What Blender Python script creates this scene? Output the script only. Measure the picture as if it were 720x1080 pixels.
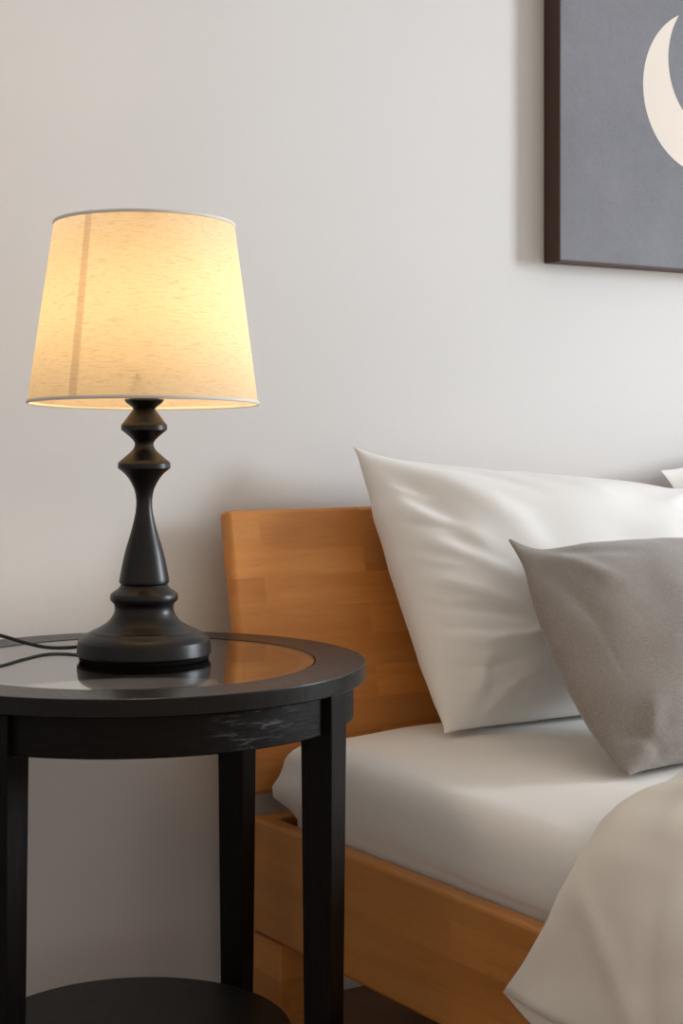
import bpy, bmesh, math, random
import numpy as np
from mathutils import Vector, Matrix, noise

random.seed(7)
for o in list(bpy.data.objects): bpy.data.objects.remove(o)
S = bpy.context.scene
C = S.collection
PI = math.pi

# ------------------------------------------------------------------ camera
YAW = 0.5845                      # camera turned to the right of the wall normal
CY, SY = math.cos(YAW), math.sin(YAW)
EYE = 0.84
FPX = 1720.0
HOR = 448.0
cam_d = bpy.data.cameras.new('camera')
cam = bpy.data.objects.new('camera', cam_d); C.objects.link(cam)
cam_d.sensor_fit = 'HORIZONTAL'; cam_d.sensor_width = 36
cam_d.lens = 36 * FPX / 720
cam_d.shift_y = -(540 - HOR) / 720
cam.location = (0, 0, EYE)
cam.rotation_euler = (PI/2, 0, -YAW)
cam_d.clip_start = 0.05
S.camera = cam

def W(R, F, z=0.0):
    """camera right / forward distances -> world"""
    return Vector((R*CY + F*SY, F*CY - R*SY, z))

# ------------------------------------------------------------------ light
world = bpy.data.worlds.new('world'); S.world = world
world.use_nodes = True
bg = world.node_tree.nodes['Background']
bg.inputs[0].default_value = (1.0, 0.87, 0.72, 1)
bg.inputs[1].default_value = 0.68

def area(name, loc, rot, sx, sy, power, col):
    d = bpy.data.lights.new(name, 'AREA'); d.shape = 'RECTANGLE'
    d.size = sx; d.size_y = sy; d.energy = power; d.color = col
    o = bpy.data.objects.new(name, d); C.objects.link(o)
    o.location = loc; o.rotation_euler = rot
    return o
# daylight outside the window of the right wall
WIN_Y0, WIN_Y1, WIN_Z0, WIN_Z1 = -0.62, 0.28, 0.75, 2.25
XR = 5.0
area('window_daylight', (XR+0.12, (WIN_Y0+WIN_Y1)/2, (WIN_Z0+WIN_Z1)/2), (0, PI/2, 0), WIN_Z1-WIN_Z0, WIN_Y1-WIN_Y0, 205, (0.84, 0.92, 1.0))

S.view_settings.view_transform = 'Standard'
S.view_settings.look = 'None'
S.view_settings.gamma = 1
S.view_settings.use_curve_mapping = False
S.view_settings.exposure = 0.0

# ------------------------------------------------------------------ materials
def srgb(r, g, b):
    f = lambda c: ((c/255)/12.92 if c/255 <= 0.04045 else ((c/255+0.055)/1.055)**2.4)
    return (f(r), f(g), f(b), 1)

class NT:
    def __init__(s, name):
        s.m = bpy.data.materials.new(name); s.m.use_nodes = True
        s.t = s.m.node_tree; s.n = s.t.nodes; s.l = s.t.links
        s.out = s.n['Material Output']; s.b = s.n['Principled BSDF']
    def add(s, typ, **kw):
        n = s.n.new(typ)
        for k, v in kw.items(): setattr(n, k, v)
        return n
    def link(s, a, b): s.l.new(a, b)
    def val(s, sock, v):
        if isinstance(v, bpy.types.NodeSocket): s.l.new(v, sock)
        else: sock.default_value = v
    def math(s, op, a, b=0.0, c=None, clamp=False):
        n = s.add('ShaderNodeMath', operation=op); n.use_clamp = clamp
        s.val(n.inputs[0], a); s.val(n.inputs[1], b)
        if c is not None: s.val(n.inputs[2], c)
        return n.outputs[0]
    def coord(s, kind='Object', scale=(1,1,1), rot=(0,0,0), loc=(0,0,0)):
        tc = s.add('ShaderNodeTexCoord'); mp = s.add('ShaderNodeMapping')
        mp.inputs['Scale'].default_value = scale; mp.inputs['Rotation'].default_value = rot
        mp.inputs['Location'].default_value = loc
        s.l.new(tc.outputs[kind], mp.inputs[0]); return mp.outputs[0]
    def noise(s, vec, scale, detail=3, rough=0.5, dist=0.0):
        n = s.add('ShaderNodeTexNoise'); s.l.new(vec, n.inputs['Vector'])
        n.inputs['Scale'].default_value = scale; n.inputs['Detail'].default_value = detail
        n.inputs['Roughness'].default_value = rough; n.inputs['Distortion'].default_value = dist
        return n.outputs['Fac']
    def ramp(s, fac, stops):
        n = s.add('ShaderNodeValToRGB'); s.l.new(fac, n.inputs[0])
        e = n.color_ramp.elements
        while len(e) < len(stops): e.new(0.5)
        for i, (p, c) in enumerate(stops):
            e[i].position = p; e[i].color = c if len(c) == 4 else (*c, 1)
        return n.outputs[0]
    def mix(s, fac, a, b, mode='MIX'):
        n = s.add('ShaderNodeMix', data_type='RGBA', blend_type=mode)
        s.val(n.inputs[0], fac); s.val(n.inputs[6], a); s.val(n.inputs[7], b)
        return n.outputs[2]
    def bump(s, h, strength, dist):
        n = s.add('ShaderNodeBump'); n.inputs['Strength'].default_value = strength
        n.inputs['Distance'].default_value = dist; s.l.new(h, n.inputs['Height'])
        s.l.new(n.outputs[0], s.b.inputs['Normal']); return n
    def P(s, **kw):
        for k, v in kw.items(): s.val(s.b.inputs[k.replace('_', ' ')], v)

G = lambda v: (v, v, v, 1)

def m_wall():
    t = NT('wall_paint'); v = t.coord('Object')
    c = t.ramp(t.noise(v, 1.3, 2), [(0.3, srgb(217, 216, 215)), (0.7, srgb(223, 222, 221))])
    t.P(Base_Color=c, Roughness=0.85)
    t.bump(t.noise(v, 160, 3), 0.05, 0.002); return t.m

def m_floor():
    t = NT('floor_planks'); v = t.coord('Object', rot=(0, 0, PI/2))
    br = t.add('ShaderNodeTexBrick'); t.link(v, br.inputs[0])
    br.inputs['Color1'].default_value = srgb(158, 112, 72); br.inputs['Color2'].default_value = srgb(138, 94, 58)
    br.inputs['Mortar'].default_value = srgb(30, 18, 10); br.inputs['Scale'].default_value = 1
    br.inputs['Brick Width'].default_value = 1.2; br.inputs['Row Height'].default_value = 0.14; br.inputs['Mortar Size'].default_value = 0.0015
    g = t.noise(t.coord('Object', scale=(30, 2, 2)), 4, 4)
    c = t.mix(0.4, br.outputs[0], t.ramp(g, [(0.3, srgb(110, 74, 44)), (0.7, srgb(165, 118, 76))]))
    t.P(Base_Color=c, Roughness=0.4); return t.m

def m_wood(name, axis, seed=0.0):
    """honey beech, glued staves; axis: 'XZ' face with grain along X, 'YZ' grain along Y"""
    t = NT(name)
    tc = t.add('ShaderNodeTexCoord'); sp = t.add('ShaderNodeSeparateXYZ'); t.link(tc.outputs['Object'], sp.inputs[0])
    cb = t.add('ShaderNodeCombineXYZ')
    along = sp.outputs[0] if axis == 'XZ' else sp.outputs[1]
    across = sp.outputs[2]
    t.link(t.math('ADD', along, 3.0+seed), cb.inputs[0]); t.link(t.math('ADD', across, 1.0+seed), cb.inputs[1])
    t.link(t.math('MULTIPLY', sp.outputs[1] if axis == 'XZ' else sp.outputs[0], 1.0), cb.inputs[2])
    v = cb.outputs[0]
    br = t.add('ShaderNodeTexBrick'); t.link(v, br.inputs[0]); br.offset = 0.37; br.offset_frequency = 2
    br.squash = 1.0
    br.inputs['Scale'].default_value = 1; br.inputs['Brick Width'].default_value = 0.46
    br.inputs['Row Height'].default_value = 0.044; br.inputs['Mortar Size'].default_value = 0.0
    br.inputs['Color1'].default_value = G(0.0); br.inputs['Color2'].default_value = G(1.0); br.inputs['Bias'].default_value = 0.0
    mp = t.add('ShaderNodeMapping'); t.link(v, mp.inputs[0]); mp.inputs['Scale'].default_value = (1.2, 14, 14)
    # each stave has its own grain offset
    off = t.add('ShaderNodeVectorMath', operation='MULTIPLY_ADD'); t.link(br.outputs[0], off.inputs[0])
    off.inputs[1].default_value = (9, 7, 5); t.link(mp.outputs[0], off.inputs[2])
    g1 = t.noise(off.outputs[0], 2.2, 5, 0.6, 0.6)
    c = t.ramp(g1, [(0.2, srgb(190, 120, 56)), (0.5, srgb(206, 138, 70)), (0.85, srgb(218, 154, 86))])
    stave = t.ramp(br.outputs[0], [(0, G(0.86)), (1, G(1.10))])
    c = t.mix(1.0, c, stave, 'MULTIPLY')
    mp2 = t.add('ShaderNodeMapping'); t.link(v, mp2.inputs[0]); mp2.inputs['Scale'].default_value = (40, 320, 320)
    fl = t.noise(mp2.outputs[0], 1.0, 2)
    c = t.mix(t.math('MULTIPLY', t.math('SUBTRACT', fl, 0.5, clamp=True), 0.6, clamp=True), c, srgb(150, 88, 42))
    t.P(Base_Color=c, Roughness=0.42)
    t.b.inputs['Specular IOR Level'].default_value = 0.4
    t.bump(g1, 0.05, 0.001); return t.m

def m_black_wood(name, scale=(6, 6, 60), scuff=False, rot=(0, 0, 0), grain=0.35, spec=0.4, r0=0.28):
    t = NT(name); v = t.coord('Object', scale=scale, rot=rot)
    g = t.noise(v, 8, 4, 0.6)
    c = t.ramp(g, [(0.3, srgb(7, 6, 6)), (0.55, srgb(14, 11, 10)), (0.8, srgb(27, 21, 19))])
    r = t.math('MULTIPLY_ADD', g, 0.2, r0)
    if scuff:
        ob = t.coord('Object')
        # worn pale scuffs, only on the front right of the apron
        n1 = t.noise(t.coord('Object', scale=(8, 8, 70)), 3.0, 6, 0.75, 0.8)
        m = t.ramp(n1, [(0.53, G(0)), (0.66, G(1))])
        pos = t.add('ShaderNodeVectorMath', operation='DISTANCE'); t.link(ob, pos.inputs[0]); pos.inputs[1].default_value = SCUFF_AT
        near = t.ramp(pos.outputs['Value'], [(0.02, G(1)), (0.065, G(0))])
        k = t.math('MULTIPLY', m, near)
        c = t.mix(t.math('MULTIPLY', k, 0.4), c, srgb(150, 150, 155))
    t.P(Base_Color=c, Roughness=r)
    t.b.inputs['Specular IOR Level'].default_value = spec
    t.bump(g, grain, 0.0006); return t.m

def m_plain(name, col, rough=0.5, metal=0.0, bump=None, spec=0.5):
    t = NT(name); v = t.coord('Object')
    n = t.noise(v, 40, 3)
    c = t.mix(t.math('MULTIPLY', n, 0.25), col, tuple(x*0.8 for x in col[:3]) + (1,))
    t.P(Base_Color=c, Roughness=rough, Metallic=metal); t.b.inputs['Specular IOR Level'].default_value = spec
    if bump: t.bump(t.noise(v, bump[0], 3), bump[1], bump[2])
    return t.m

def m_fabric(name, col, col2, weave=900, wrinkle=9, wr=0.3, rough=0.9, sheen=0.2):
    t = NT(name); v = t.coord('Object')
    n = t.noise(v, 5, 3)
    t.P(Base_Color=t.mix(n, col, col2), Roughness=rough)
    t.b.inputs['Sheen Weight'].default_value = sheen
    t.b.inputs['Specular IOR Level'].default_value = 0.1
    h = t.math('ADD', t.math('MULTIPLY', t.noise(v, weave, 2), 0.05), t.noise(v, wrinkle, 2, 0.4, 0.4))
    t.bump(h, wr, 0.012); return t.m

def m_cushion():
    t = NT('grey_brushed_fabric'); v = t.coord('Object')
    n = t.noise(v, 7, 4, 0.6)
    c = t.mix(n, srgb(128, 120, 113), srgb(152, 144, 137))
    sp = t.noise(v, 420, 3, 0.7)
    c = t.mix(t.ramp(sp, [(0.42, G(0)), (0.7, G(0.45))]), c, srgb(176, 168, 160))
    t.P(Base_Color=c, Roughness=0.95); t.b.inputs['Sheen Weight'].default_value = 0.35
    t.b.inputs['Specular IOR Level'].default_value = 0.1
    t.bump(t.noise(v, 500, 3, 0.7), 0.3, 0.0015); return t.m

def m_shade():
    t = NT('linen_shade')
    uv = lambda sc, rot=(0,0,0): t.coord('UV', scale=sc, rot=rot)
    base = t.mix(t.noise(uv((8, 4, 1)), 1.5, 3), srgb(214, 198, 172), srgb(224, 208, 184))
    s1 = t.ramp(t.noise(uv((44, 170, 1), (0, 0, 0.05)), 1.0, 4, 0.65, 0.5), [(0.53, G(0)), (0.66, G(1))])
    s2 = t.ramp(t.noise(uv((240, 22, 1)), 1.0, 3, 0.6), [(0.64, G(0)), (0.74, G(1))])
    s3 = t.ramp(t.noise(uv((75, 320, 1), (0, 0, 0.03)), 1.0, 3, 0.7), [(0.57, G(0)), (0.68, G(1))])
    fib = t.math('ADD', t.math('MULTIPLY', s1, 0.5), t.math('ADD', t.math('MULTIPLY', s2, 0.28), t.math('MULTIPLY', s3, 0.5)), clamp=True)
    # overlap seam runs from rim to rim
    tc = t.add('ShaderNodeTexCoord'); sp = t.add('ShaderNodeSeparateXYZ'); t.link(tc.outputs['UV'], sp.inputs[0])
    u = sp.outputs[0]
    dseam = t.math('ABSOLUTE', t.math('SUBTRACT', u, SEAM_U))
    seam = t.ramp(t.math('MULTIPLY', dseam, 100.0), [(0.55, G(1)), (0.8, G(0))])
    bw = t.add('ShaderNodeRGBToBW'); t.link(fib, bw.inputs[0])
    col = t.mix(t.math('MULTIPLY', fib, 0.6), base, srgb(190, 140, 80))
    trans = t.mix(t.math('MULTIPLY', fib, 0.85), srgb(255, 240, 204), srgb(170, 104, 40))
    trans = t.mix(t.math('MULTIPLY', seam, 0.42), trans, srgb(150, 100, 50))
    d = t.add('ShaderNodeBsdfDiffuse'); t.link(col, d.inputs[0])
    tr = t.add('ShaderNodeBsdfTranslucent'); t.link(trans, tr.inputs[0])
    mx = t.add('ShaderNodeMixShader'); mx.inputs[0].default_value = 0.33
    t.link(d.outputs[0], mx.inputs[1]); t.link(tr.outputs[0], mx.inputs[2])
    t.link(mx.outputs[0], t.out.inputs[0]); return t.m

def m_glass(name='clear_glass', col=(0.95, 0.98, 0.97, 1)):
    t = NT(name)
    v = t.coord('Object'); n = t.noise(v, 90, 3)
    t.P(Base_Color=col, Roughness=t.math('MULTIPLY', n, 0.03), IOR=1.5)
    t.b.inputs['Transmission Weight'].default_value = 1.0
    return t.m

def m_emit(name, col, strength):
    t = NT(name); v = t.coord('Object'); n = t.noise(v, 5, 1)
    t.P(Base_Color=G(0.9), Emission_Color=t.mix(n, col, col), Emission_Strength=strength); return t.m

# ------------------------------------------------------------------ mesh helpers
def link_obj(name, me, mat, parent=None, smooth=True):
    o = bpy.data.objects.new(name, me); C.objects.link(o)
    if mat: me.materials.append(mat)
    if smooth:
        for p in me.polygons: p.use_smooth = True
    if parent: o.parent = parent
    return o

def pyd(name, verts, faces, mat, parent=None, smooth=True):
    me = bpy.data.meshes.new(name); me.from_pydata([tuple(v) for v in verts], [], faces); me.update()
    return link_obj(name, me, mat, parent, smooth)

def bm_obj(name, bm, mat, parent=None, smooth=False, bevel=0, seg=3):
    me = bpy.data.meshes.new(name); bmesh.ops.recalc_face_normals(bm, faces=bm.faces); bm.to_mesh(me); bm.free()
    o = link_obj(name, me, mat, parent, smooth)
    if bevel:
        md = o.modifiers.new('bevel', 'BEVEL'); md.width = bevel; md.segments = seg; md.limit_method = 'ANGLE'; md.harden_normals = False
        for p in me.polygons: p.use_smooth = True
        me.set_sharp_from_angle(angle=math.radians(35))
    return o

def box(bm, x0, x1, y0, y1, z0, z1):
    vs = [bm.verts.new((x, y, z)) for z in (z0, z1) for x, y in ((x0, y0), (x1, y0), (x1, y1), (x0, y1))]
    for f in ((0, 3, 2, 1), (4, 5, 6, 7), (0, 1, 5, 4), (1, 2, 6, 5), (2, 3, 7, 6), (3, 0, 4, 7)):
        bm.faces.new([vs[i] for i in f])

def box_obj(name, x0, x1, y0, y1, z0, z1, mat, parent=None, bevel=0.0):
    bm = bmesh.new(); box(bm, x0, x1, y0, y1, z0, z1)
    return bm_obj(name, bm, mat, parent, bevel=bevel)

def lathe(name, prof, mat, parent=None, n=96, closed=False, sharp=38):
    """prof: (r, z) list; r=0 ends close on the axis"""
    vs, fs, rows = [], [], []
    for r, z in prof:
        if r < 1e-6: vs.append((0, 0, z)); rows.append([len(vs)-1])
        else:
            rows.append(list(range(len(vs), len(vs)+n)))
            for i in range(n):
                a = 2*PI*i/n; vs.append((r*math.cos(a), r*math.sin(a), z))
    seq = list(range(len(rows))) + ([0] if closed else [])
    for a, b in zip(seq[:-1], seq[1:]):
        A, B = rows[a], rows[b]
        for i in range(n):
            j = (i+1) % n
            if len(A) == 1 and len(B) == 1: continue
            if len(A) == 1: fs.append((A[0], B[j], B[i]))
            elif len(B) == 1: fs.append((A[i], A[j], B[0]))
            else: fs.append((A[i], A[j], B[j], B[i]))
    me = bpy.data.meshes.new(name); me.from_pydata(vs, [], fs); me.update()
    bm = bmesh.new(); bm.from_mesh(me); bmesh.ops.recalc_face_normals(bm, faces=bm.faces); bm.to_mesh(me); bm.free()
    o = link_obj(name, me, mat, parent)
    me.set_sharp_from_angle(angle=math.radians(sharp))
    return o

def tube(name, pts, r, mat, parent=None, n=12):
    P = [Vector(p) for p in pts]
    # Catmull-Rom smoothing
    Q = []
    for i in range(len(P)-1):
        p0, p1, p2, p3 = P[max(i-1, 0)], P[i], P[i+1], P[min(i+2, len(P)-1)]
        for k in range(8):
            t = k/8
            Q.append(0.5*((2*p1) + (p2-p0)*t + (2*p0-5*p1+4*p2-p3)*t*t + (3*p1-p0-3*p2+p3)*t**3))
    Q.append(P[-1])
    vs, fs = [], []
    up = Vector((0, 0, 1))
    for i, q in enumerate(Q):
        d = (Q[min(i+1, len(Q)-1)] - Q[max(i-1, 0)]).normalized()
        a = d.cross(up)
        if a.length < 1e-3: a = d.cross(Vector((1, 0, 0)))
        a.normalize(); b = a.cross(d).normalized()
        for k in range(n):
            th = 2*PI*k/n; vs.append(q + a*(r*math.cos(th)) + b*(r*math.sin(th)))
    for i in range(len(Q)-1):
        for k in range(n):
            j = (k+1) % n; fs.append((i*n+k, i*n+j, (i+1)*n+j, (i+1)*n+k))
    fs.append(tuple(range(n))[::-1]); fs.append(tuple((len(Q)-1)*n+k for k in range(n)))
    return pyd(name, vs, fs, mat, parent)

def thing(name, label, cat, loc=(0, 0, 0), rz=0.0, group=None):
    o = bpy.data.objects.new(name, None); C.objects.link(o); o.empty_display_size = 0.05
    o.location = loc; o.rotation_euler = (0, 0, rz); o['label'] = label; o['category'] = cat
    if group: o['group'] = group
    return o
def tag(o, label, cat, group=None):
    o['label'] = label; o['category'] = cat
    if group: o['group'] = group
    return o
def struct(o): o['kind'] = 'structure'; return o

def smooth01(x): x = np.clip(x, 0, 1); return x*x*(3-2*x)

# ------------------------------------------------------------------ room
YW = 2.03                                  # inner face of the wall behind the bed
XL, YF, ZC = -1.6, -2.2, 2.6
M_WALL = m_wall()
struct(box_obj('wall_back', XL-0.15, XR+0.15, YW, YW+0.15, 0, ZC, M_WALL))
struct(box_obj('wall_left', XL-0.15, XL, YF, YW, 0, ZC, M_WALL))
bm = bmesh.new()
box(bm, XR, XR+0.15, YF, WIN_Y0, 0, ZC); box(bm, XR, XR+0.15, WIN_Y1, YW, 0, ZC)
box(bm, XR, XR+0.15, WIN_Y0, WIN_Y1, 0, WIN_Z0); box(bm, XR, XR+0.15, WIN_Y0, WIN_Y1, WIN_Z1, ZC)
struct(bm_obj('wall_right', bm, M_WALL))
struct(box_obj('floor', XL-0.15, XR+0.15, YF, YW+0.15, -0.1, 0, m_floor()))
struct(box_obj('ceiling', XL-0.15, XR+0.15, YF, YW+0.15, ZC, ZC+0.1, M_WALL))
M_TRIM = m_plain('white_gloss_trim', srgb(232, 231, 228), 0.35)
struct(box_obj('baseboard_back', XL, XR, YW-0.014, YW, 0, 0.04, M_TRIM, bevel=0.003))
bm = bmesh.new(); w = 0.05
box(bm, XR+0.03, XR+0.09, WIN_Y0, WIN_Y0+w, WIN_Z0, WIN_Z1); box(bm, XR+0.03, XR+0.09, WIN_Y1-w, WIN_Y1, WIN_Z0, WIN_Z1)
box(bm, XR+0.03, XR+0.09, WIN_Y0+w, WIN_Y1-w, WIN_Z0, WIN_Z0+w); box(bm, XR+0.03, XR+0.09, WIN_Y0+w, WIN_Y1-w, WIN_Z1-w, WIN_Z1)
struct(bm_obj('window_1', bm, M_TRIM, bevel=0.004))

# ------------------------------------------------------------------ bed frame
XB = 1.11                                  # outer face of the left rail
XB2 = XB + 1.70
YH = 1.907                                 # head end of the rail
RT, RB = 0.313, 0.160
YFOOT = -0.20
wood_x = m_wood('beech_grain_across', 'XZ', 0.0)
wood_y = m_wood('beech_grain_along', 'YZ', 0.21)
bed = thing('bed', 'honey coloured wooden bed frame with a leaning headboard of glued beech staves', 'bed', (XB, YH, 0))
def loc(x): return x - XB
def locy(y): return y - YH
def bedbox(name, x0, x1, y0, y1, z0, z1, mat, bevel=0.004):
    return box_obj(name, loc(x0), loc(x1), locy(y0), locy(y1), z0, z1, mat, bed, bevel)
bedbox('side_rail', XB, XB+0.026, YFOOT, YH-0.005, RB, RT, wood_y, 0.005)
bedbox('side_rail', XB2-0.026, XB2, YFOOT, YH-0.005, RB, RT, wood_y, 0.005)
bedbox('end_rail', XB+0.027, XB2-0.027, YH-0.033, YH-0.007, RB, RT, wood_x, 0.004)
bedbox('end_rail', XB+0.027, XB2-0.027, YFOOT, YFOOT+0.026, RB, RT, wood_x, 0.004)
for x in (XB+0.003, XB2-0.073):
    bedbox('leg', x, x+0.07, YH-0.077, YH-0.007, 0, RB-0.002, wood_y, 0.004)
    bedbox('leg', x, x+0.07, YFOOT+0.003, YFOOT+0.073, 0, RB-0.002, wood_y, 0.004)
# leaning headboard: a board with rounded edges, sheared back towards the wall
HB_Z0, HB_Z1 = 0.342, 0.722
HB_Y0, HB_Y1 = 1.892, 1.965                # front face at bottom / top
TH = 0.026
def headboard():
    n = 10; R = 0.012
    lx = XB2 - XB; H = math.hypot(HB_Z1-HB_Z0, HB_Y1-HB_Y0)
    bm = bmesh.new(); box(bm, 0, lx, 0, TH, 0, H)
    bmesh.ops.bevel(bm, geom=list(bm.edges), offset=0.0085, segments=5, profile=0.5, affect='EDGES')
    ang = -math.atan2(HB_Y1-HB_Y0, HB_Z1-HB_Z0)
    bmesh.ops.transform(bm, matrix=Matrix.Translation((0, HB_Y0-YH, HB_Z0)) @ Matrix.Rotation(ang, 4, 'X'), verts=bm.verts)
    o = bm_obj('headboard', bm, wood_x, bed, smooth=True)
    o.data.set_sharp_from_angle(angle=math.radians(50)); return o
headboard()
for x in (XB+0.28, XB2-0.34):             # posts that carry the headboard, behind the mattress
    bm = bmesh.new(); box(bm, loc(x), loc(x)+0.06, 0, 0.03, 0, 0.45)
    bmesh.ops.transform(bm, matrix=Matrix.Translation((0, HB_Y0-YH+TH+0.003-0.025, RB+0.04)) @ Matrix.Rotation(-math.atan2(HB_Y1-HB_Y0, HB_Z1-HB_Z0), 4, 'X'), verts=bm.verts)
    bm_obj('headboard_post', bm, wood_y, bed, bevel=0.003)
for i in range(13):
    y = YFOOT + 0.06 + i*0.15
    bedbox('slat', XB+0.027, XB2-0.027, y, y+0.07, 0.195, 0.213, wood_x, 0.003)

# ------------------------------------------------------------------ mattress in a fitted sheet
M_SHEET = m_fabric('white_cotton_sheet', srgb(234, 231, 225), srgb(239, 237, 231), wrinkle=6, wr=0.22)
MT = 0.420
def rounded_grid_box(sx, sy, sz, r, nx, ny, nz):
    vs, idx, fs = [], {}, []
    def key(p): return tuple(round(c, 5) for c in p)
    def addv(p):
        k = key(p)
        if k not in idx:
            idx[k] = len(vs); vs.append(p)
        return idx[k]
    def coords(s, n):
        # denser near the ends
        t = np.linspace(-1, 1, n+1); return s/2*np.sign(t)*(1-(1-np.abs(t))**1.35)
    X, Y, Z = coords(sx, nx), coords(sy, ny), coords(sz, nz)
    def quad(a, b, c, d): fs.append((addv(a), addv(b), addv(c), addv(d)))
    for z, flip in ((Z[0], 1), (Z[-1], 0)):
        for i in range(nx):
            for j in range(ny):
                q = [(X[i], Y[j], z), (X[i+1], Y[j], z), (X[i+1], Y[j+1], z), (X[i], Y[j+1], z)]
                quad(*(q[::-1] if flip else q))
    for y, flip in ((Y[0], 0), (Y[-1], 1)):
        for i in range(nx):
            for k in range(nz):
                q = [(X[i], y, Z[k]), (X[i+1], y, Z[k]), (X[i+1], y, Z[k+1]), (X[i], y, Z[k+1])]
                quad(*(q[::-1] if flip else q))
    for x, flip in ((X[0], 1), (X[-1], 0)):
        for j in range(ny):
            for k in range(nz):
                q = [(x, Y[j], Z[k]), (x, Y[j+1], Z[k]), (x, Y[j+1], Z[k+1]), (x, Y[j], Z[k+1])]
                quad(*(q[::-1] if flip else q))
    out = []
    for p in vs:
        c = [max(-s/2+r, min(s/2-r, q)) for q, s in zip(p, (sx, sy, sz))]
        d = Vector(p) - Vector(c)
        if d.length > 1e-9: d = d.normalized()*r
        out.append(Vector(c)+d)
    return out, fs
MX0, MX1, MY0, MY1, MZ0 = XB+0.029, XB2-0.029, YFOOT+0.03, YH-0.056, 0.215
mv, mf = rounded_grid_box(MX1-MX0, MY1-MY0, MT-MZ0, 0.034, 60, 120, 18)
mo = Vector(((MX0+MX1)/2, (MY0+MY1)/2, (MZ0+MT)/2))
res = []
for p in mv:
    q = p + mo
    up = smooth01((q.z - (RT+0.004))/0.03)
    nx = 0.0
    # the part above the rail bellies out a little over it
    if q.x < MX0+0.06:
        q.x -= 0.007*up*(1-smooth01((q.z-0.36)/0.06))
        # sheet corner at the head end is gathered
        hd = smooth01((q.y-(MY1-0.12))/0.12)
        hd2 = smooth01((q.y-(MY1-0.09))/0.08)
        q.x -= up*hd2*(0.019*math.exp(-((q.z-0.350)/(0.036 if q.z > 0.35 else 0.022))**2) + 0.003*math.sin(q.z*150+q.y*40))
    if q.y > MY1-0.05: q.y += 0.024*up*smooth01((q.y-(MY1-0.05))/0.05)
    if q.x < MX0+0.25:
        k = 1-smooth01((q.x-MX0)/0.25)
        q.z -= (0.016*smooth01((1.80-q.y)/0.5)+0.004)*k*k*up
        q.z += 0.004*up*noise.noise(Vector((q.x*9, q.y*4.0, 3)))
        q.x += 0.004*up*noise.noise(Vector((q.y*7, q.z*12, 9)))*smooth01((q.z-0.33)/0.03)
    q.z += 0.0018*up*noise.noise(Vector((q.x*7, q.y*7, 1)))
    res.append(q - Vector((mo.x, mo.y, MZ0)))
mat_o = pyd('mattress', res, mf, M_SHEET); mat_o.location = (mo.x, mo.y, MZ0)
tag(mat_o, 'thick mattress in a white fitted cotton sheet, lying in the wooden bed frame', 'mattress')

# ------------------------------------------------------------------ pillows
def stroke_field(U, V, strokes):
    """sum of soft ridges / valleys given as curved strokes in pillow coordinates"""
    D = np.zeros_like(U)
    for pts, wdt, amp in strokes:
        pts = np.array(pts, float)
        best = np.full(U.shape, 1e9); tt = np.zeros_like(U); n = len(pts)-1
        for i in range(n):
            a, b = pts[i], pts[i+1]; ab = b-a
            s = np.clip(((U-a[0])*ab[0]+(V-a[1])*ab[1])/(ab@ab), 0, 1)
            d = np.hypot(U-(a[0]+s*ab[0]), V-(a[1]+s*ab[1]))
            m = d < best; best = np.where(m, d, best); tt = np.where(m, (i+s)/n, tt)
        fade = np.sin(np.clip(tt, 0.02, 0.98)*PI)**0.6
        D += amp*fade*np.exp(-(best/wdt)**2)
    return D

def vnoise(X, Y, sc, z):
    out = np.empty_like(X); f = X.ravel(); g = Y.ravel(); o = out.ravel()
    for i in range(len(f)): o[i] = noise.noise(Vector((f[i]*sc, g[i]*sc, z)))
    return o.reshape(X.shape)

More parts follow.
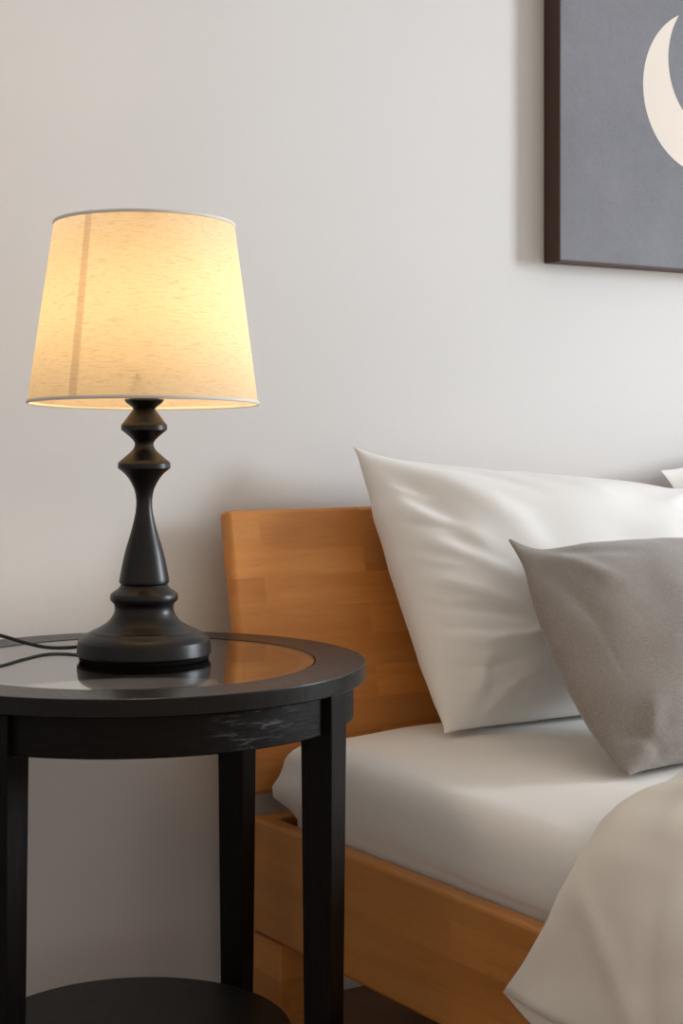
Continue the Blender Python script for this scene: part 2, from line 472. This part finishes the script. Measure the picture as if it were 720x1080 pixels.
def pillow(name, TL, TR, BL, BR, T, mat, label, pinch=0.05, pw=0.5, ear=(0, 0, 0, 0), bow=None, ear_pow=14, eu=1.0, edge_wob=0.010, top_pow=2.4, strokes=(), nz=0.004, seed=0.0,
           n=90, zmin=None, ymax=None, group=None, flat=0.75, sag=0.0, cat='pillow'):
    TL, TR, BL, BR = map(Vector, (TL, TR, BL, BR))
    t = np.linspace(-1, 1, n+1); t = np.sign(t)*(1-(1-np.abs(t))**1.3)
    U, V = np.meshgrid(t, t)
    # inward bow of the four edges, sharp ears at the corners
    bl, br, bt, bb = bow if bow else (pinch,)*4
    pu = 1 - np.where(U < 0, bl, br)*(1-np.abs(V)**2.4)*np.abs(U)**3
    pv = 1 - np.where(V > 0, bt, bb)*(1-np.abs(U)**top_pow)*np.abs(V)**3
    u, v = U*pu, V*pv
    corner = (np.abs(U)*np.abs(V))**ear_pow
    corner = np.minimum(corner, 0.75)/0.75
    if not isinstance(ear, tuple): ear = (ear,)*4
    er = np.where(V > 0, np.where(U < 0, ear[0], ear[1]), np.where(U < 0, ear[2], ear[3]))
    u = u*(1+er*corner*eu); v = v*(1+er*corner)
    wob = edge_wob*vnoise(U, V, 5.0, seed+3)*np.clip(np.maximum(np.abs(U), np.abs(V))**6, 0, 1)
    u = u+wob; v = v-wob
    a, b = (u+1)/2, (v+1)/2
    P = np.zeros(U.shape+(3,))
    for wgt, q in (((1-a)*b, TL), (a*b, TR), ((1-a)*(1-b), BL), (a*(1-b), BR)):
        for k in range(3): P[..., k] += wgt*q[k]
    N = (TR-TL + BR-BL).cross(TL-BL + TR-BR).normalized()   # towards the viewer side (checked by sign)
    if N.y > 0: N = -N
    prof = np.clip((1-np.abs(U)**2.2)*(1-np.abs(V)**2.2), 0, 1)**pw
    edge = np.clip((1-np.abs(U)**8)*(1-np.abs(V)**8), 0, 1)
    D = 0.85*stroke_field(U, V, strokes)*edge + nz*vnoise(U, V, 2.6, seed)*edge
    verts, faces = [], []
    m = n+1
    mid = sag*(1-V*V)*(1-U*U)
    Nn = np.array(N)
    for side in (1, -1):
        hh = T/2*prof
        dd = side*hh + mid + (D if side == 1 else 0.4*D*0)
        Q = P + dd[..., None]*Nn
        verts.append(Q.reshape(-1, 3))
    vv = np.concatenate(verts)
    if zmin is not None:
        z = vv[:, 2]; k = 0.012
        vv[:, 2] = zmin + np.where((z-zmin)/k > 30, z-zmin, k*np.log1p(np.exp(np.clip((z-zmin)/k, -30, 30))))
    if ymax is not None:
        # back side rests against the leaning headboard
        lim = HB_Y0 + (HB_Y1-HB_Y0)*(vv[:, 2]-HB_Z0)/(HB_Z1-HB_Z0) - 0.004
        lim = np.minimum(lim, YW-0.006)
        k = 0.01; d = (lim - vv[:, 1])
        vv[:, 1] = lim - np.where(d/k > 30, d, k*np.log1p(np.exp(np.clip(d/k, -30, 30))))
    nn = m*m
    back = {}
    def vid(side, i, j):
        if side == 1 and (i in (0, n) or j in (0, n)): return i*m+j     # rim is shared
        return side*nn + i*m + j
    for i in range(n):
        for j in range(n):
            faces.append((vid(0, i, j), vid(0, i, j+1), vid(0, i+1, j+1), vid(0, i+1, j)))
            faces.append((vid(1, i, j), vid(1, i+1, j), vid(1, i+1, j+1), vid(1, i, j+1)))
    base = Vector(((TL+TR+BL+BR)/4)); base.z = min(BL.z, BR.z)
    me = bpy.data.meshes.new(name)
    me.from_pydata([tuple(Vector(q)-base) for q in vv], [], faces); me.update()
    bm = bmesh.new(); bm.from_mesh(me)
    bmesh.ops.delete(bm, geom=[w for w in bm.verts if not w.link_faces], context='VERTS')
    bmesh.ops.recalc_face_normals(bm, faces=bm.faces); bm.to_mesh(me); bm.free()
    o = link_obj(name, me, mat); o.location = base
    sd = o.modifiers.new('smooth', 'SUBSURF'); sd.levels = 1; sd.render_levels = 1
    return tag(o, label, cat, group)

M_PILLOW = m_fabric('white_pillow_cotton', srgb(232, 230, 226), srgb(238, 236, 232), wrinkle=8, wr=0.25)
white_strokes = [
    ([(-0.99, 0.97), (-0.75, 0.72), (-0.50, 0.30), (-0.42, -0.10)], 0.10, 0.012),
    ([(-0.97, 0.90), (-0.82, 0.45), (-0.72, 0.05)], 0.06, -0.009),
    ([(-0.93, 0.98), (-0.55, 0.80), (-0.25, 0.50)], 0.07, -0.008),
    ([(-0.98, 0.55), (-0.84, 0.38), (-0.66, 0.12)], 0.045, 0.008),
    ([(-0.98, 0.30), (-0.80, 0.12), (-0.60, -0.12)], 0.04, 0.007),
    ([(-0.98, 0.02), (-0.82, -0.12), (-0.62, -0.30)], 0.04, 0.007),
    ([(-0.98, -0.15), (-0.80, -0.28), (-0.58, -0.40)], 0.035, -0.006),
    ([(-0.97, -0.38), (-0.80, -0.50), (-0.60, -0.52), (-0.45, -0.46)], 0.04, 0.010),
    ([(-0.97, -0.60), (-0.80, -0.66), (-0.55, -0.62)], 0.035, -0.007),
    ([(-0.94, -0.94), (-0.84, -0.72), (-0.80, -0.55)], 0.04, 0.009),
    ([(-0.86, -0.96), (-0.72, -0.80), (-0.55, -0.72)], 0.035, 0.008),
    ([(-0.40, -0.95), (-0.30, -0.75), (-0.28, -0.50)], 0.05, 0.006),
    ([(-0.30, 0.96), (-0.10, 0.75), (0.15, 0.60)], 0.07, 0.006),
    ([(0.98, 0.96), (0.70, 0.70), (0.45, 0.55)], 0.07, 0.010),
    ([(-0.99, 0.70), (-0.90, 0.62), (-0.80, 0.50)], 0.022, 0.004),
    ([(-0.99, 0.44), (-0.90, 0.34), (-0.76, 0.26)], 0.022, -0.004),
    ([(-0.99, 0.18), (-0.90, 0.08), (-0.78, 0.00)], 0.020, 0.004),
    ([(-0.99, -0.08), (-0.90, -0.20), (-0.78, -0.24)], 0.022, 0.004),
    ([(-0.99, -0.28), (-0.90, -0.38), (-0.74, -0.44)], 0.020, -0.004),
    ([(-0.99, -0.70), (-0.88, -0.78), (-0.76, -0.86)], 0.024, 0.004),
    ([(-0.62, -0.58), (-0.50, -0.62), (-0.38, -0.58)], 0.022, 0.004),
    ([(-0.72, -0.95), (-0.66, -0.85), (-0.64, -0.72)], 0.022, -0.004),
    ([(0.95, 0.85), (0.85, 0.50), (0.75, 0.2)], 0.06, -0.008),
]
pillow('bed_pillow', (1.312, 1.945, 0.806), (1.990, 1.938, 0.738), (1.322, 1.742, MT+0.002), (1.965, 1.735, MT+0.004), 0.21, M_PILLOW,
       'white cotton pillow nearest the lamp, leaning on the wooden headboard behind the grey cushion', bow=(0.0, 0.03, 0.125, -0.01), pw=0.52, ear=(0.015, -0.03, 0.022, -0.03), ear_pow=30, top_pow=4.5,
       strokes=white_strokes, nz=0.010, seed=2.0, zmin=MT+0.001, ymax=True, n=110, group='white pillows against the headboard')
pillow('bed_pillow', (1.948, 1.985, 0.760), (2.62, 1.975, 0.84), (2.03, 1.80, MT+0.002), (2.62, 1.78, MT+0.004), 0.14, M_PILLOW,
       'second white pillow at the right edge, only its top corner showing behind the first', bow=(0.03, 0.03, -0.05, 0.02), pw=0.6, ear=0.03,
       strokes=[(  [(-0.98, 0.96), (-0.80, 0.80), (-0.6, 0.75)], 0.06, 0.012)], nz=0.010, seed=5.0, zmin=MT+0.001, ymax=True, n=80,
       group='white pillows against the headboard')
cush_strokes = [
    ([(-0.97, 0.97), (-0.78, 0.72), (-0.60, 0.40)], 0.08, 0.010),
    ([(-0.95, 0.80), (-0.86, 0.45), (-0.80, 0.05)], 0.05, -0.006),
    ([(-0.90, 0.96), (-0.60, 0.80), (-0.25, 0.72)], 0.06, -0.005),
    ([(-0.96, -0.96), (-0.80, -0.80), (-0.70, -0.55)], 0.07, 0.010),
    ([(-0.85, -0.97), (-0.62, -0.86), (-0.35, -0.80)], 0.05, -0.008),
    ([(-0.60, 0.10), (-0.2, 0.2), (0.2, 0.15)], 0.12, 0.004),
    ([(-0.99, -0.72), (-0.86, -0.76), (-0.76, -0.88), (-0.74, -0.99)], 0.045, -0.008),
    ([(-0.86, 0.60), (-0.82, 0.10), (-0.80, -0.50)], 0.014, -0.0010),
]
pillow('throw_cushion', (1.420, 1.700, 0.664), (1.82, 1.695, 0.664), (1.345, 1.418, MT), (1.750, 1.440, MT+0.006), 0.155, m_cushion(),
       'grey brushed fabric throw cushion with a pointed ear, leaning on the white pillow', bow=(-0.12, 0, -0.05, 0.0), pw=0.55, ear=(0.17, 0.1, 0.03, 0), ear_pow=13, eu=0.40,
       strokes=cush_strokes, nz=0.006, seed=9.0, zmin=MT+0.001, n=100, cat='cushion')

# ------------------------------------------------------------------ duvet
M_DUVET = m_fabric('cream_duvet_cotton', srgb(238, 232, 220), srgb(243, 238, 228), wrinkle=5, wr=0.35)
DF = [(cs, cy, math.cos(a), math.sin(a), wd, am) for cs, cy, a, wd, am in (
    (0.24, 1.16, 0.5, 0.022, 0.007), (0.34, 1.10, 0.75, 0.03, 0.009), (0.14, 1.12, 0.2, 0.02, -0.006), (0.42, 1.18, 0.3, 0.03, -0.007),
    (0.10, 1.20, 0.9, 0.016, 0.005), (0.30, 1.22, -0.3, 0.02, 0.006), (0.50, 1.05, 0.6, 0.03, 0.008), (0.20, 1.02, -0.5, 0.025, 0.007))]
def duvet():
    ns, nt = 150, 150
    y_head, y_foot = 1.300, YFOOT+0.06
    # cross section on the left: hem, hanging side, over the mattress edge, top
    prof = [(1.086, 0.245), (1.088, 0.285), (1.092, 0.330), (1.106, 0.375), (1.136, 0.405), (1.180, 0.427), (1.26, 0.434), (1.45, 0.436), (1.8, 0.436), (2.3, 0.436)]
    xr = [(XB2 - (x-XB), z) for x, z in prof[::-1]][2:]
    full = [Vector((x, z)) for x, z in prof] + [Vector((x, z)) for x, z in xr]
    L = [0]
    for a, b in zip(full[:-1], full[1:]): L.append(L[-1]+(b-a).length)
    s_par = np.linspace(0, 1, ns+1)**1.5*L[-1]
    inner = np.zeros((ns+1, nt+1, 3)); outer = inner.copy()
    for i, s in enumerate(s_par):
        k = min(max(j for j in range(len(L)) if L[j] <= s+1e-9), len(full)-2)
        f = (s-L[k])/(L[k+1]-L[k]); p0, p1, p2, p3 = full[max(k-1, 0)], full[k], full[k+1], full[min(k+2, len(full)-1)]
        p = 0.5*((2*p1)+(p2-p0)*f+(2*p0-5*p1+4*p2-p3)*f*f+(3*p1-p0-3*p2+p3)*f**3)
        tan = (p2-p1).normalized(); nor = Vector((-tan.y, tan.x))
        if i < ns: pass
        for j in range(nt+1):
            w = (j/nt)**1.4
            # head edge wanders a little; the hanging corner swings back towards the head
            hang = 1-smooth01(s/0.26)
            ye = y_head + float(np.interp(s, [0, 0.04, 0.09, 0.14, 0.19, 0.24, 0.32, 0.5, 3], [0.022, -0.006, -0.034, -0.048, -0.040, -0.022, -0.010, 0.0, 0.0])) 
            y = ye + (y_foot-ye)*w
            dy = abs(y-ye)
            puff = 0.050*(1-math.exp(-dy/0.05))**0.8 * (0.12+0.88*smooth01((s-0.10)/0.25))
            endp = min(1.0, s/0.015, (L[-1]-s)/0.02)
            puff *= math.sqrt(max(endp, 0))
            fold = 0.026*noise.noise(Vector((s*7, y*5, 4.0))) + 0.006*noise.noise(Vector((s*16, y*9+s*6, 8.0)))
            ds = 0.0
            for cs, cy, ax, ay, wd, am in DF:
                q1 = (s-cs)*ax + (y-cy)*ay; q2 = -(s-cs)*ay + (y-cy)*ax
                ds += am*math.exp(-(q2/wd)**2 - (q1/0.16)**2)
            fold += ds
            flare = 0.008*math.sin(y*26+1.2)*hang - 0.004*hang
            yo = y + 0.018*(1-math.exp(-dy/0.012))*0
            sw = min(dy/0.03, 1)
            base = Vector((p.x+flare*(1 if s < 0.3 else 0), p.y))
            # hem wanders
            base.y += hang*0.012*math.sin(y*19+0.5)*(1-smooth01(s/0.1))
            out = base + nor*(puff+0.006*endp + fold*smooth01(dy/0.04)*min(1, endp))
            curl = (1-smooth01(s/0.05))*(0.020+0.008*math.sin(y*70)+0.006*math.sin(y*31+1))*smooth01(dy/0.02+0.25)
            inner[i, j] = (base.x+curl*0.25, y-curl*0.5, base.y-curl); outer[i, j] = (out.x, y, out.y)
    V, F = [], []
    m = nt+1
    V += [tuple(q) for q in outer.reshape(-1, 3)]; off = len(V)
    V += [tuple(q) for q in inner.reshape(-1, 3)]
    for i in range(ns):
        for j in range(nt):
            a, b, c, d = i*m+j, (i+1)*m+j, (i+1)*m+j+1, i*m+j+1
            F.append((a, b, c, d)); F.append((off+a, off+d, off+c, off+b))
    for i in range(ns):
        F.append((i*m, off+i*m, off+(i+1)*m, (i+1)*m)); F.append((i*m+nt, (i+1)*m+nt, off+(i+1)*m+nt, off+i*m+nt))
    for j in range(nt):
        F.append((j, j+1, off+j+1, off+j)); F.append((ns*m+j, off+ns*m+j, off+ns*m+j+1, ns*m+j+1))
    b = Vector((1.06, 0.5, 0.23))
    me = bpy.data.meshes.new('duvet'); me.from_pydata([tuple(Vector(q)-b) for q in V], [], F); me.update()
    bm = bmesh.new(); bm.from_mesh(me); bmesh.ops.remove_doubles(bm, verts=bm.verts, dist=1e-5)
    bmesh.ops.recalc_face_normals(bm, faces=bm.faces); bm.to_mesh(me); bm.free()
    o = link_obj('duvet', me, M_DUVET); o.location = b
    sd = o.modifiers.new('smooth', 'SUBSURF'); sd.levels = 1; sd.render_levels = 1
    tag(o, 'cream cotton duvet spread over the bed with its corner hanging over the wooden rail', 'duvet')
duvet()

# ------------------------------------------------------------------ side table
TC = W(-0.2371, 1.862); TZ = 0.571
ALPHA = math.radians(-25.5)
def table_angle(deg):                       # angle in camera right/forward plane -> world direction
    a = math.radians(deg); d = W(math.cos(a), math.sin(a)); return math.atan2(d.y, d.x)
ang0 = table_angle(-25.5)
sc_dir = table_angle(-52)
SCUFF_AT = (0.251*math.cos(sc_dir), 0.251*math.sin(sc_dir), 0.535)
M_TOP = m_black_wood('dark_stained_top', scale=(40, 6, 6), rot=(0, 0, 0.6), grain=0.25, spec=0.30, r0=0.22)
M_LEG = m_black_wood('dark_stained_leg', scale=(40, 40, 3), grain=0.5, spec=0.15, r0=0.36)
M_APR = m_black_wood('dark_stained_apron', scale=(5, 5, 40), scuff=True, spec=0.16, r0=0.36)
M_SHELF = m_black_wood('dark_stained_shelf', scale=(30, 5, 5), grain=0.3)
table = thing('side_table', 'round black-brown wooden side table with a glass inset top and a low round shelf', 'table', (TC.x, TC.y, 0))
RT_, RG = 0.2647, 0.2075
t_top, t_bot = TZ, TZ-0.019
e = 0.0013
prof = [(RG, t_top-e*0.5), (RG+e*0.5, t_top), (RT_-e, t_top), (RT_-e*0.3, t_top-e*0.3), (RT_, t_top-e), (RT_, t_bot+e), (RT_-e, t_bot), (RG-0.016, t_bot), (RG-0.016, t_top-0.0075), (RG, t_top-0.0075)]
lathe('table_top', prof, M_TOP, table, n=200, closed=True, sharp=20)
gp = [(0, t_top-0.0072), (RG-0.0014, t_top-0.0072), (RG-0.0014, t_top-0.0006), (0, t_top-0.0006)]
gl = lathe('glass_inset', gp, m_glass(), table, n=160, sharp=30)
gl.data.materials.append(m_plain('ground_glass_edge', srgb(22, 26, 25), 0.7, spec=0.2))
for p in gl.data.polygons:
    if abs(p.normal.z) < 0.5: p.material_index = 1
# legs
RHO, LW0, LW1 = 0.2415, 0.0370, 0.0290
LEG_TOP = t_bot-0.0005
def leg(ang):
    bm = bmesh.new()
    vs = []
    for z, w_ in ((0, LW1), (0.30, LW1+(LW0-LW1)*0.62), (0.50, LW0), (LEG_TOP, LW0)):
        for sx, sy in ((-1, -1), (1, -1), (1, 1), (-1, 1)):
            vs.append(bm.verts.new((RHO+sx*w_/2, sy*w_/2, z)))
    for k in range(3):
        for i in range(4):
            j = (i+1) % 4; bm.faces.new((vs[k*4+i], vs[k*4+j], vs[k*4+4+j], vs[k*4+4+i]))
    bm.faces.new(vs[0:4][::-1]); bm.faces.new(vs[12:16])
    bmesh.ops.transform(bm, matrix=Matrix.Rotation(ang, 4, 'Z'), verts=bm.verts)
    return bm_obj('leg', bm, M_LEG, table, bevel=0.0013, seg=2)
for k in range(4): leg(ang0 + k*PI/2)
# apron: four curved boards between the legs
RA, TA, AZ = 0.2510, 0.018, 0.509
for k in range(4):
    half = math.asin((LW0/2-0.0002)/(RA-TA/2))
    a0, a1 = ang0 + k*PI/2 + half, ang0 + (k+1)*PI/2 - half
    n = 40; vs, fs = [], []
    for i in range(n+1):
        a = a0 + (a1-a0)*i/n
        for r, z in ((RA-TA, AZ), (RA-0.0012, AZ), (RA, AZ+0.0012), (RA, LEG_TOP), (RA-TA, LEG_TOP)):
            vs.append((r*math.cos(a), r*math.sin(a), z))
    for i in range(n):
        for q in range(5):
            p = (q+1) % 5; fs.append((i*5+q, i*5+p, (i+1)*5+p, (i+1)*5+q))
    fs.append(tuple(range(5))[::-1]); fs.append(tuple(n*5+q for q in range(5)))
    o = pyd('apron', vs, fs, M_APR, table); o.data.set_sharp_from_angle(angle=math.radians(40))
SH = 0.149
lathe('shelf', [(0, SH-0.018), (0.179, SH-0.018), (0.1805, SH-0.016), (0.1805, SH-0.002), (0.179, SH), (0, SH)], M_SHELF, table, n=128, sharp=40)
for k in range(2):                          # crossed bars that tie the shelf to the legs
    bm = bmesh.new(); L_ = RHO-LW1/2-0.001; h = 0.0 if k == 0 else -0.0001
    box(bm, -L_, L_, -0.011, 0.011, SH-0.036, SH-0.0185)
    bmesh.ops.transform(bm, matrix=Matrix.Rotation(ang0+k*PI/2, 4, 'Z'), verts=bm.verts)
    bm_obj('stretcher', bm, M_LEG, table, bevel=0.001)

# ------------------------------------------------------------------ table lamp
LP = W(-0.2275, 1.881); PX = 0.0010936
lamp = thing('table_lamp', 'lit table lamp with turned black base and tapered linen shade on the side table', 'lamp', (LP.x, LP.y, TZ))
def zz(y): return EYE - (y-HOR)*PX - TZ      # picture row -> height above the table
zo = lambda yz: zz(410 + yz/3.485)
ro = lambda w_: w_/3.485*PX
prof_px = [(38,0),(38,70),(43,72),(52,66),(66,47),(76,40),(80,43),(100,57),(120,71),(134,82),(138,84),(155,84.5),(159,80),(168,69),(180,55),(192,43),(202,36),(212,34),(222,37),(232,43),(244,55),(256,68),(268,82),(277,92),(283,96),(300,96.5),(304,93),(312,83),(325,69),(342,56),(360,46),(380,37),(400,32),(420,29.5),(445,29.5),(470,32),(500,38),(530,45),(560,53),(590,62),(620,70),(650,77),(680,83),(705,87.5),(722,90.5),(731,91.5),(737,91),(740,87),(744,85),(752,89),(762,99),(771,112),(778,121),(785,124),(797,124.5),(805,122),(810,116),(818,110),(828,107.5),(840,108),(852,111),(866,118),(880,128),(892,142),(902,158),(910,172),(916,182),(918,190),(923,196),(930,211),(938,225),(946,234),(952,238),(954,240),(985,245),(1002,246),(1007,244),(1010,240),(1010,0)]
M_BASE = m_plain('matt_black_lacquer', srgb(9, 7, 7), 0.37, spec=0.36)
zbot = 0.0045
def fixz(yz):
    z = zo(yz); return z
zb = zo(1010)
pr = [(ro(w_), fixz(yz) - (zb - zbot)*max(0, (yz-38)/(1010-38))) for yz, w_ in prof_px]
lathe('lamp_base', pr, M_BASE, lamp, n=128, sharp=24)
lathe('felt_pad', [(0, 0), (ro(233), 0), (ro(237), 0.001), (ro(237), zbot-0.0002), (0, zbot-0.0002)], m_plain('black_felt', srgb(14, 13, 13), 0.95, bump=(600, 0.8, 0.001), spec=0.1), lamp, n=96)
# shade, tipped by two degrees
shade_piv = bpy.data.objects.new('lamp_shade', None)
z_b, z_t, r_b, r_t = 0.8640-TZ, 1.0715-TZ, 0.1318, 0.1036
SEAM_ANG = table_angle(-119); SEAM_U = (SEAM_ANG % (2*PI))/(2*PI)
def shade():
    n, m = 160, 24; vs, fs, uvs = [], [], []
    for k in range(m+1):
        f = k/m; r = r_b+(r_t-r_b)*f; z = (z_t-z_b)*(f-0.5)
        for i in range(n+1):
            a = 2*PI*i/n; rr = r*(1+0.0025*math.sin(3*a+f*2)); vs.append((rr*math.cos(a), rr*math.sin(a), z)); uvs.append((i/n, f))
    for k in range(m):
        for i in range(n): fs.append((k*(n+1)+i, k*(n+1)+i+1, (k+1)*(n+1)+i+1, (k+1)*(n+1)+i))
    o = pyd('lamp_shade', vs, fs, m_shade(), lamp)
    ul = o.data.uv_layers.new(name='UVMap')
    for lp in o.data.loops: ul.data[lp.index].uv = uvs[lp.vertex_index]
    return o
bpy.data.objects.remove(shade_piv)
sh = shade()
sh.location = (0.0, 0.0, (z_b+z_t)/2)
tilt_axis = W(1, 0)                          # camera-right axis: front of the rim goes up
Mtilt = Matrix.Rotation(math.radians(-2.2), 4, Vector((tilt_axis.x, tilt_axis.y, 0)))
sh.rotation_euler = Mtilt.to_euler()
M_RIM = m_plain('pale_rim_tape', srgb(230, 226, 218), 0.85)
def torus(name, R, r, z, mat, parent, hz=None):
    hz = hz or r; n, q = 128, 10; prof = []
    for k in range(q):
        a = 2*PI*k/q; prof.append((R+r*math.cos(a), z+hz*math.sin(a)))
    return lathe(name, prof, mat, parent, n=n, closed=True, sharp=80)
hh = (z_t-z_b)/2
torus('rim_tape', r_b+0.0004, 0.0010, -hh+0.0010, M_RIM, sh, 0.0020)
torus('rim_tape', r_t+0.0004, 0.0010, hh-0.0010, M_RIM, sh, 0.0020)
M_WIRE = m_plain('white_enamel_wire', srgb(225, 222, 215), 0.4)
torus('wire_ring', 0.021, 0.0015, -hh+0.033, M_WIRE, sh)
for k in range(3):
    a = k*2*PI/3+2.1
    f_ = 0.033/(2*hh)
    tube('wire_spoke', [(0.021*math.cos(a), 0.021*math.sin(a), -hh+0.033), (0.07*math.cos(a), 0.07*math.sin(a), -hh+0.033), ((r_b-0.0046)*math.cos(a), (r_b-0.0046)*math.sin(a), -hh+0.026)], 0.0012, M_WIRE, sh, n=8)
# socket and bulb
z0 = pr[0][1]
lathe('bulb_socket', [(0, z0-0.001), (0.016, z0-0.001), (0.019, z0+0.004), (0.019, z0+0.040), (0.014, z0+0.044), (0, z0+0.044)], m_plain('black_bakelite', srgb(20, 18, 18), 0.4), lamp, n=48)
bz = z0 + 0.044
bulb_prof = [(0.012, bz+0.0002), (0.013, bz+0.012), (0.018, bz+0.024), (0.026, bz+0.038), (0.0295, bz+0.052), (0.028, bz+0.066), (0.021, bz+0.077), (0.010, bz+0.083), (0, bz+0.0845)]
lathe('light_bulb', [(0, bz+0.0002)] + bulb_prof, m_emit('warm_bulb', (1.0, 0.70, 0.38, 1), 30.0), lamp, n=48, sharp=80)
# cord leaves the back of the base, lies on the glass, lifts over the rim and drops behind the table
def lp(R, F, z): q = W(R, F); return (q.x-LP.x, q.y-LP.y, z-TZ)
M_CORD = m_plain('black_cord', srgb(18, 16, 15), 0.45)
cordp = [lp(-0.2700, 1.930, TZ+0.0100), lp(-0.300, 1.940, TZ+0.0062), lp(-0.318, 1.943, TZ+0.0040), lp(-0.337, 1.944, TZ+0.0030), lp(-0.356, 1.944, TZ+0.0044),
         lp(-0.380, 1.944, TZ+0.0100), lp(-0.406, 1.945, TZ+0.0175), lp(-0.440, 1.948, TZ+0.024), lp(-0.480, 1.955, TZ+0.020), lp(-0.505, 1.962, TZ+0.004),
         lp(-0.518, 1.97, TZ-0.05), lp(-0.52, 1.98, TZ-0.25), lp(-0.52, 1.985, TZ-0.50), lp(-0.53, 1.985, TZ-0.565), lp(-0.62, 1.97, TZ-0.568)]
tube('power_cord', cordp, 0.0022, M_CORD, lamp)

# ------------------------------------------------------------------ picture on the wall
PXL, PXR, PZB, PZT, PD = 1.736, 2.396, 1.102, 1.985, 0.040
pic = thing('wall_picture', 'grey canvas picture of a cream crescent in a thin dark brown frame', 'picture', (PXL, YW, PZB))
w_, h_ = PXR-PXL, PZT-PZB
M_FRAME = m_plain('dark_brown_frame', srgb(74, 54, 45), 0.55, bump=(220, 0.3, 0.001), spec=0.3)
lip = 0.0035
def frame_bar(x0, x1, z0, z1):
    bm = bmesh.new(); box(bm, x0, x1, -PD, -0.002, z0, z1); return bm_obj('frame_bar', bm, M_FRAME, pic, bevel=0.0008, seg=2)
frame_bar(0, lip, 0, h_); frame_bar(w_-lip, w_, 0, h_); frame_bar(lip, w_-lip, 0, lip); frame_bar(lip, w_-lip, h_-lip, h_)
def m_canvas():
    t = NT('printed_canvas')
    tc = t.add('ShaderNodeTexCoord'); sp = t.add('ShaderNodeSeparateXYZ'); t.link(tc.outputs['Object'], sp.inputs[0])
    def circ(cx, cz, rx, rz):
        a = t.math('DIVIDE', t.math('SUBTRACT', sp.outputs[0], cx), rx); b = t.math('DIVIDE', t.math('SUBTRACT', sp.outputs[2], cz), rz)
        d = t.math('SQRT', t.math('ADD', t.math('MULTIPLY', a, a), t.math('MULTIPLY', b, b)))
        return t.math('MULTIPLY', t.math('SUBTRACT', 1.0, d), 260.0, clamp=True)
    outer = circ(2.071-PXL, 1.409-PZB, 0.150, 0.141)
    inner = circ(2.103-PXL, 1.460-PZB, 0.124, 0.124)
    m = t.math('MULTIPLY', outer, t.math('SUBTRACT', 1.0, inner))
    v = t.coord('Object')
    n = t.noise(v, 7, 5, 0.65); gr = t.noise(v, 380, 2, 0.7)
    g = t.mix(n, srgb(104, 106, 112), srgb(138, 139, 146))
    g = t.mix(t.ramp(gr, [(0.35, G(0)), (0.7, G(0.30))]), g, srgb(150, 151, 158))
    cr = t.mix(n, srgb(226, 216, 205), srgb(233, 224, 213))
    t.P(Base_Color=t.mix(m, g, cr), Roughness=0.85); t.b.inputs['Specular IOR Level'].default_value = 0.25
    t.bump(t.noise(v, 700, 2), 0.15, 0.0008); return t.m
box_obj('canvas', lip, w_-lip, -PD+0.002, -0.004, lip, h_-lip, m_canvas(), pic)
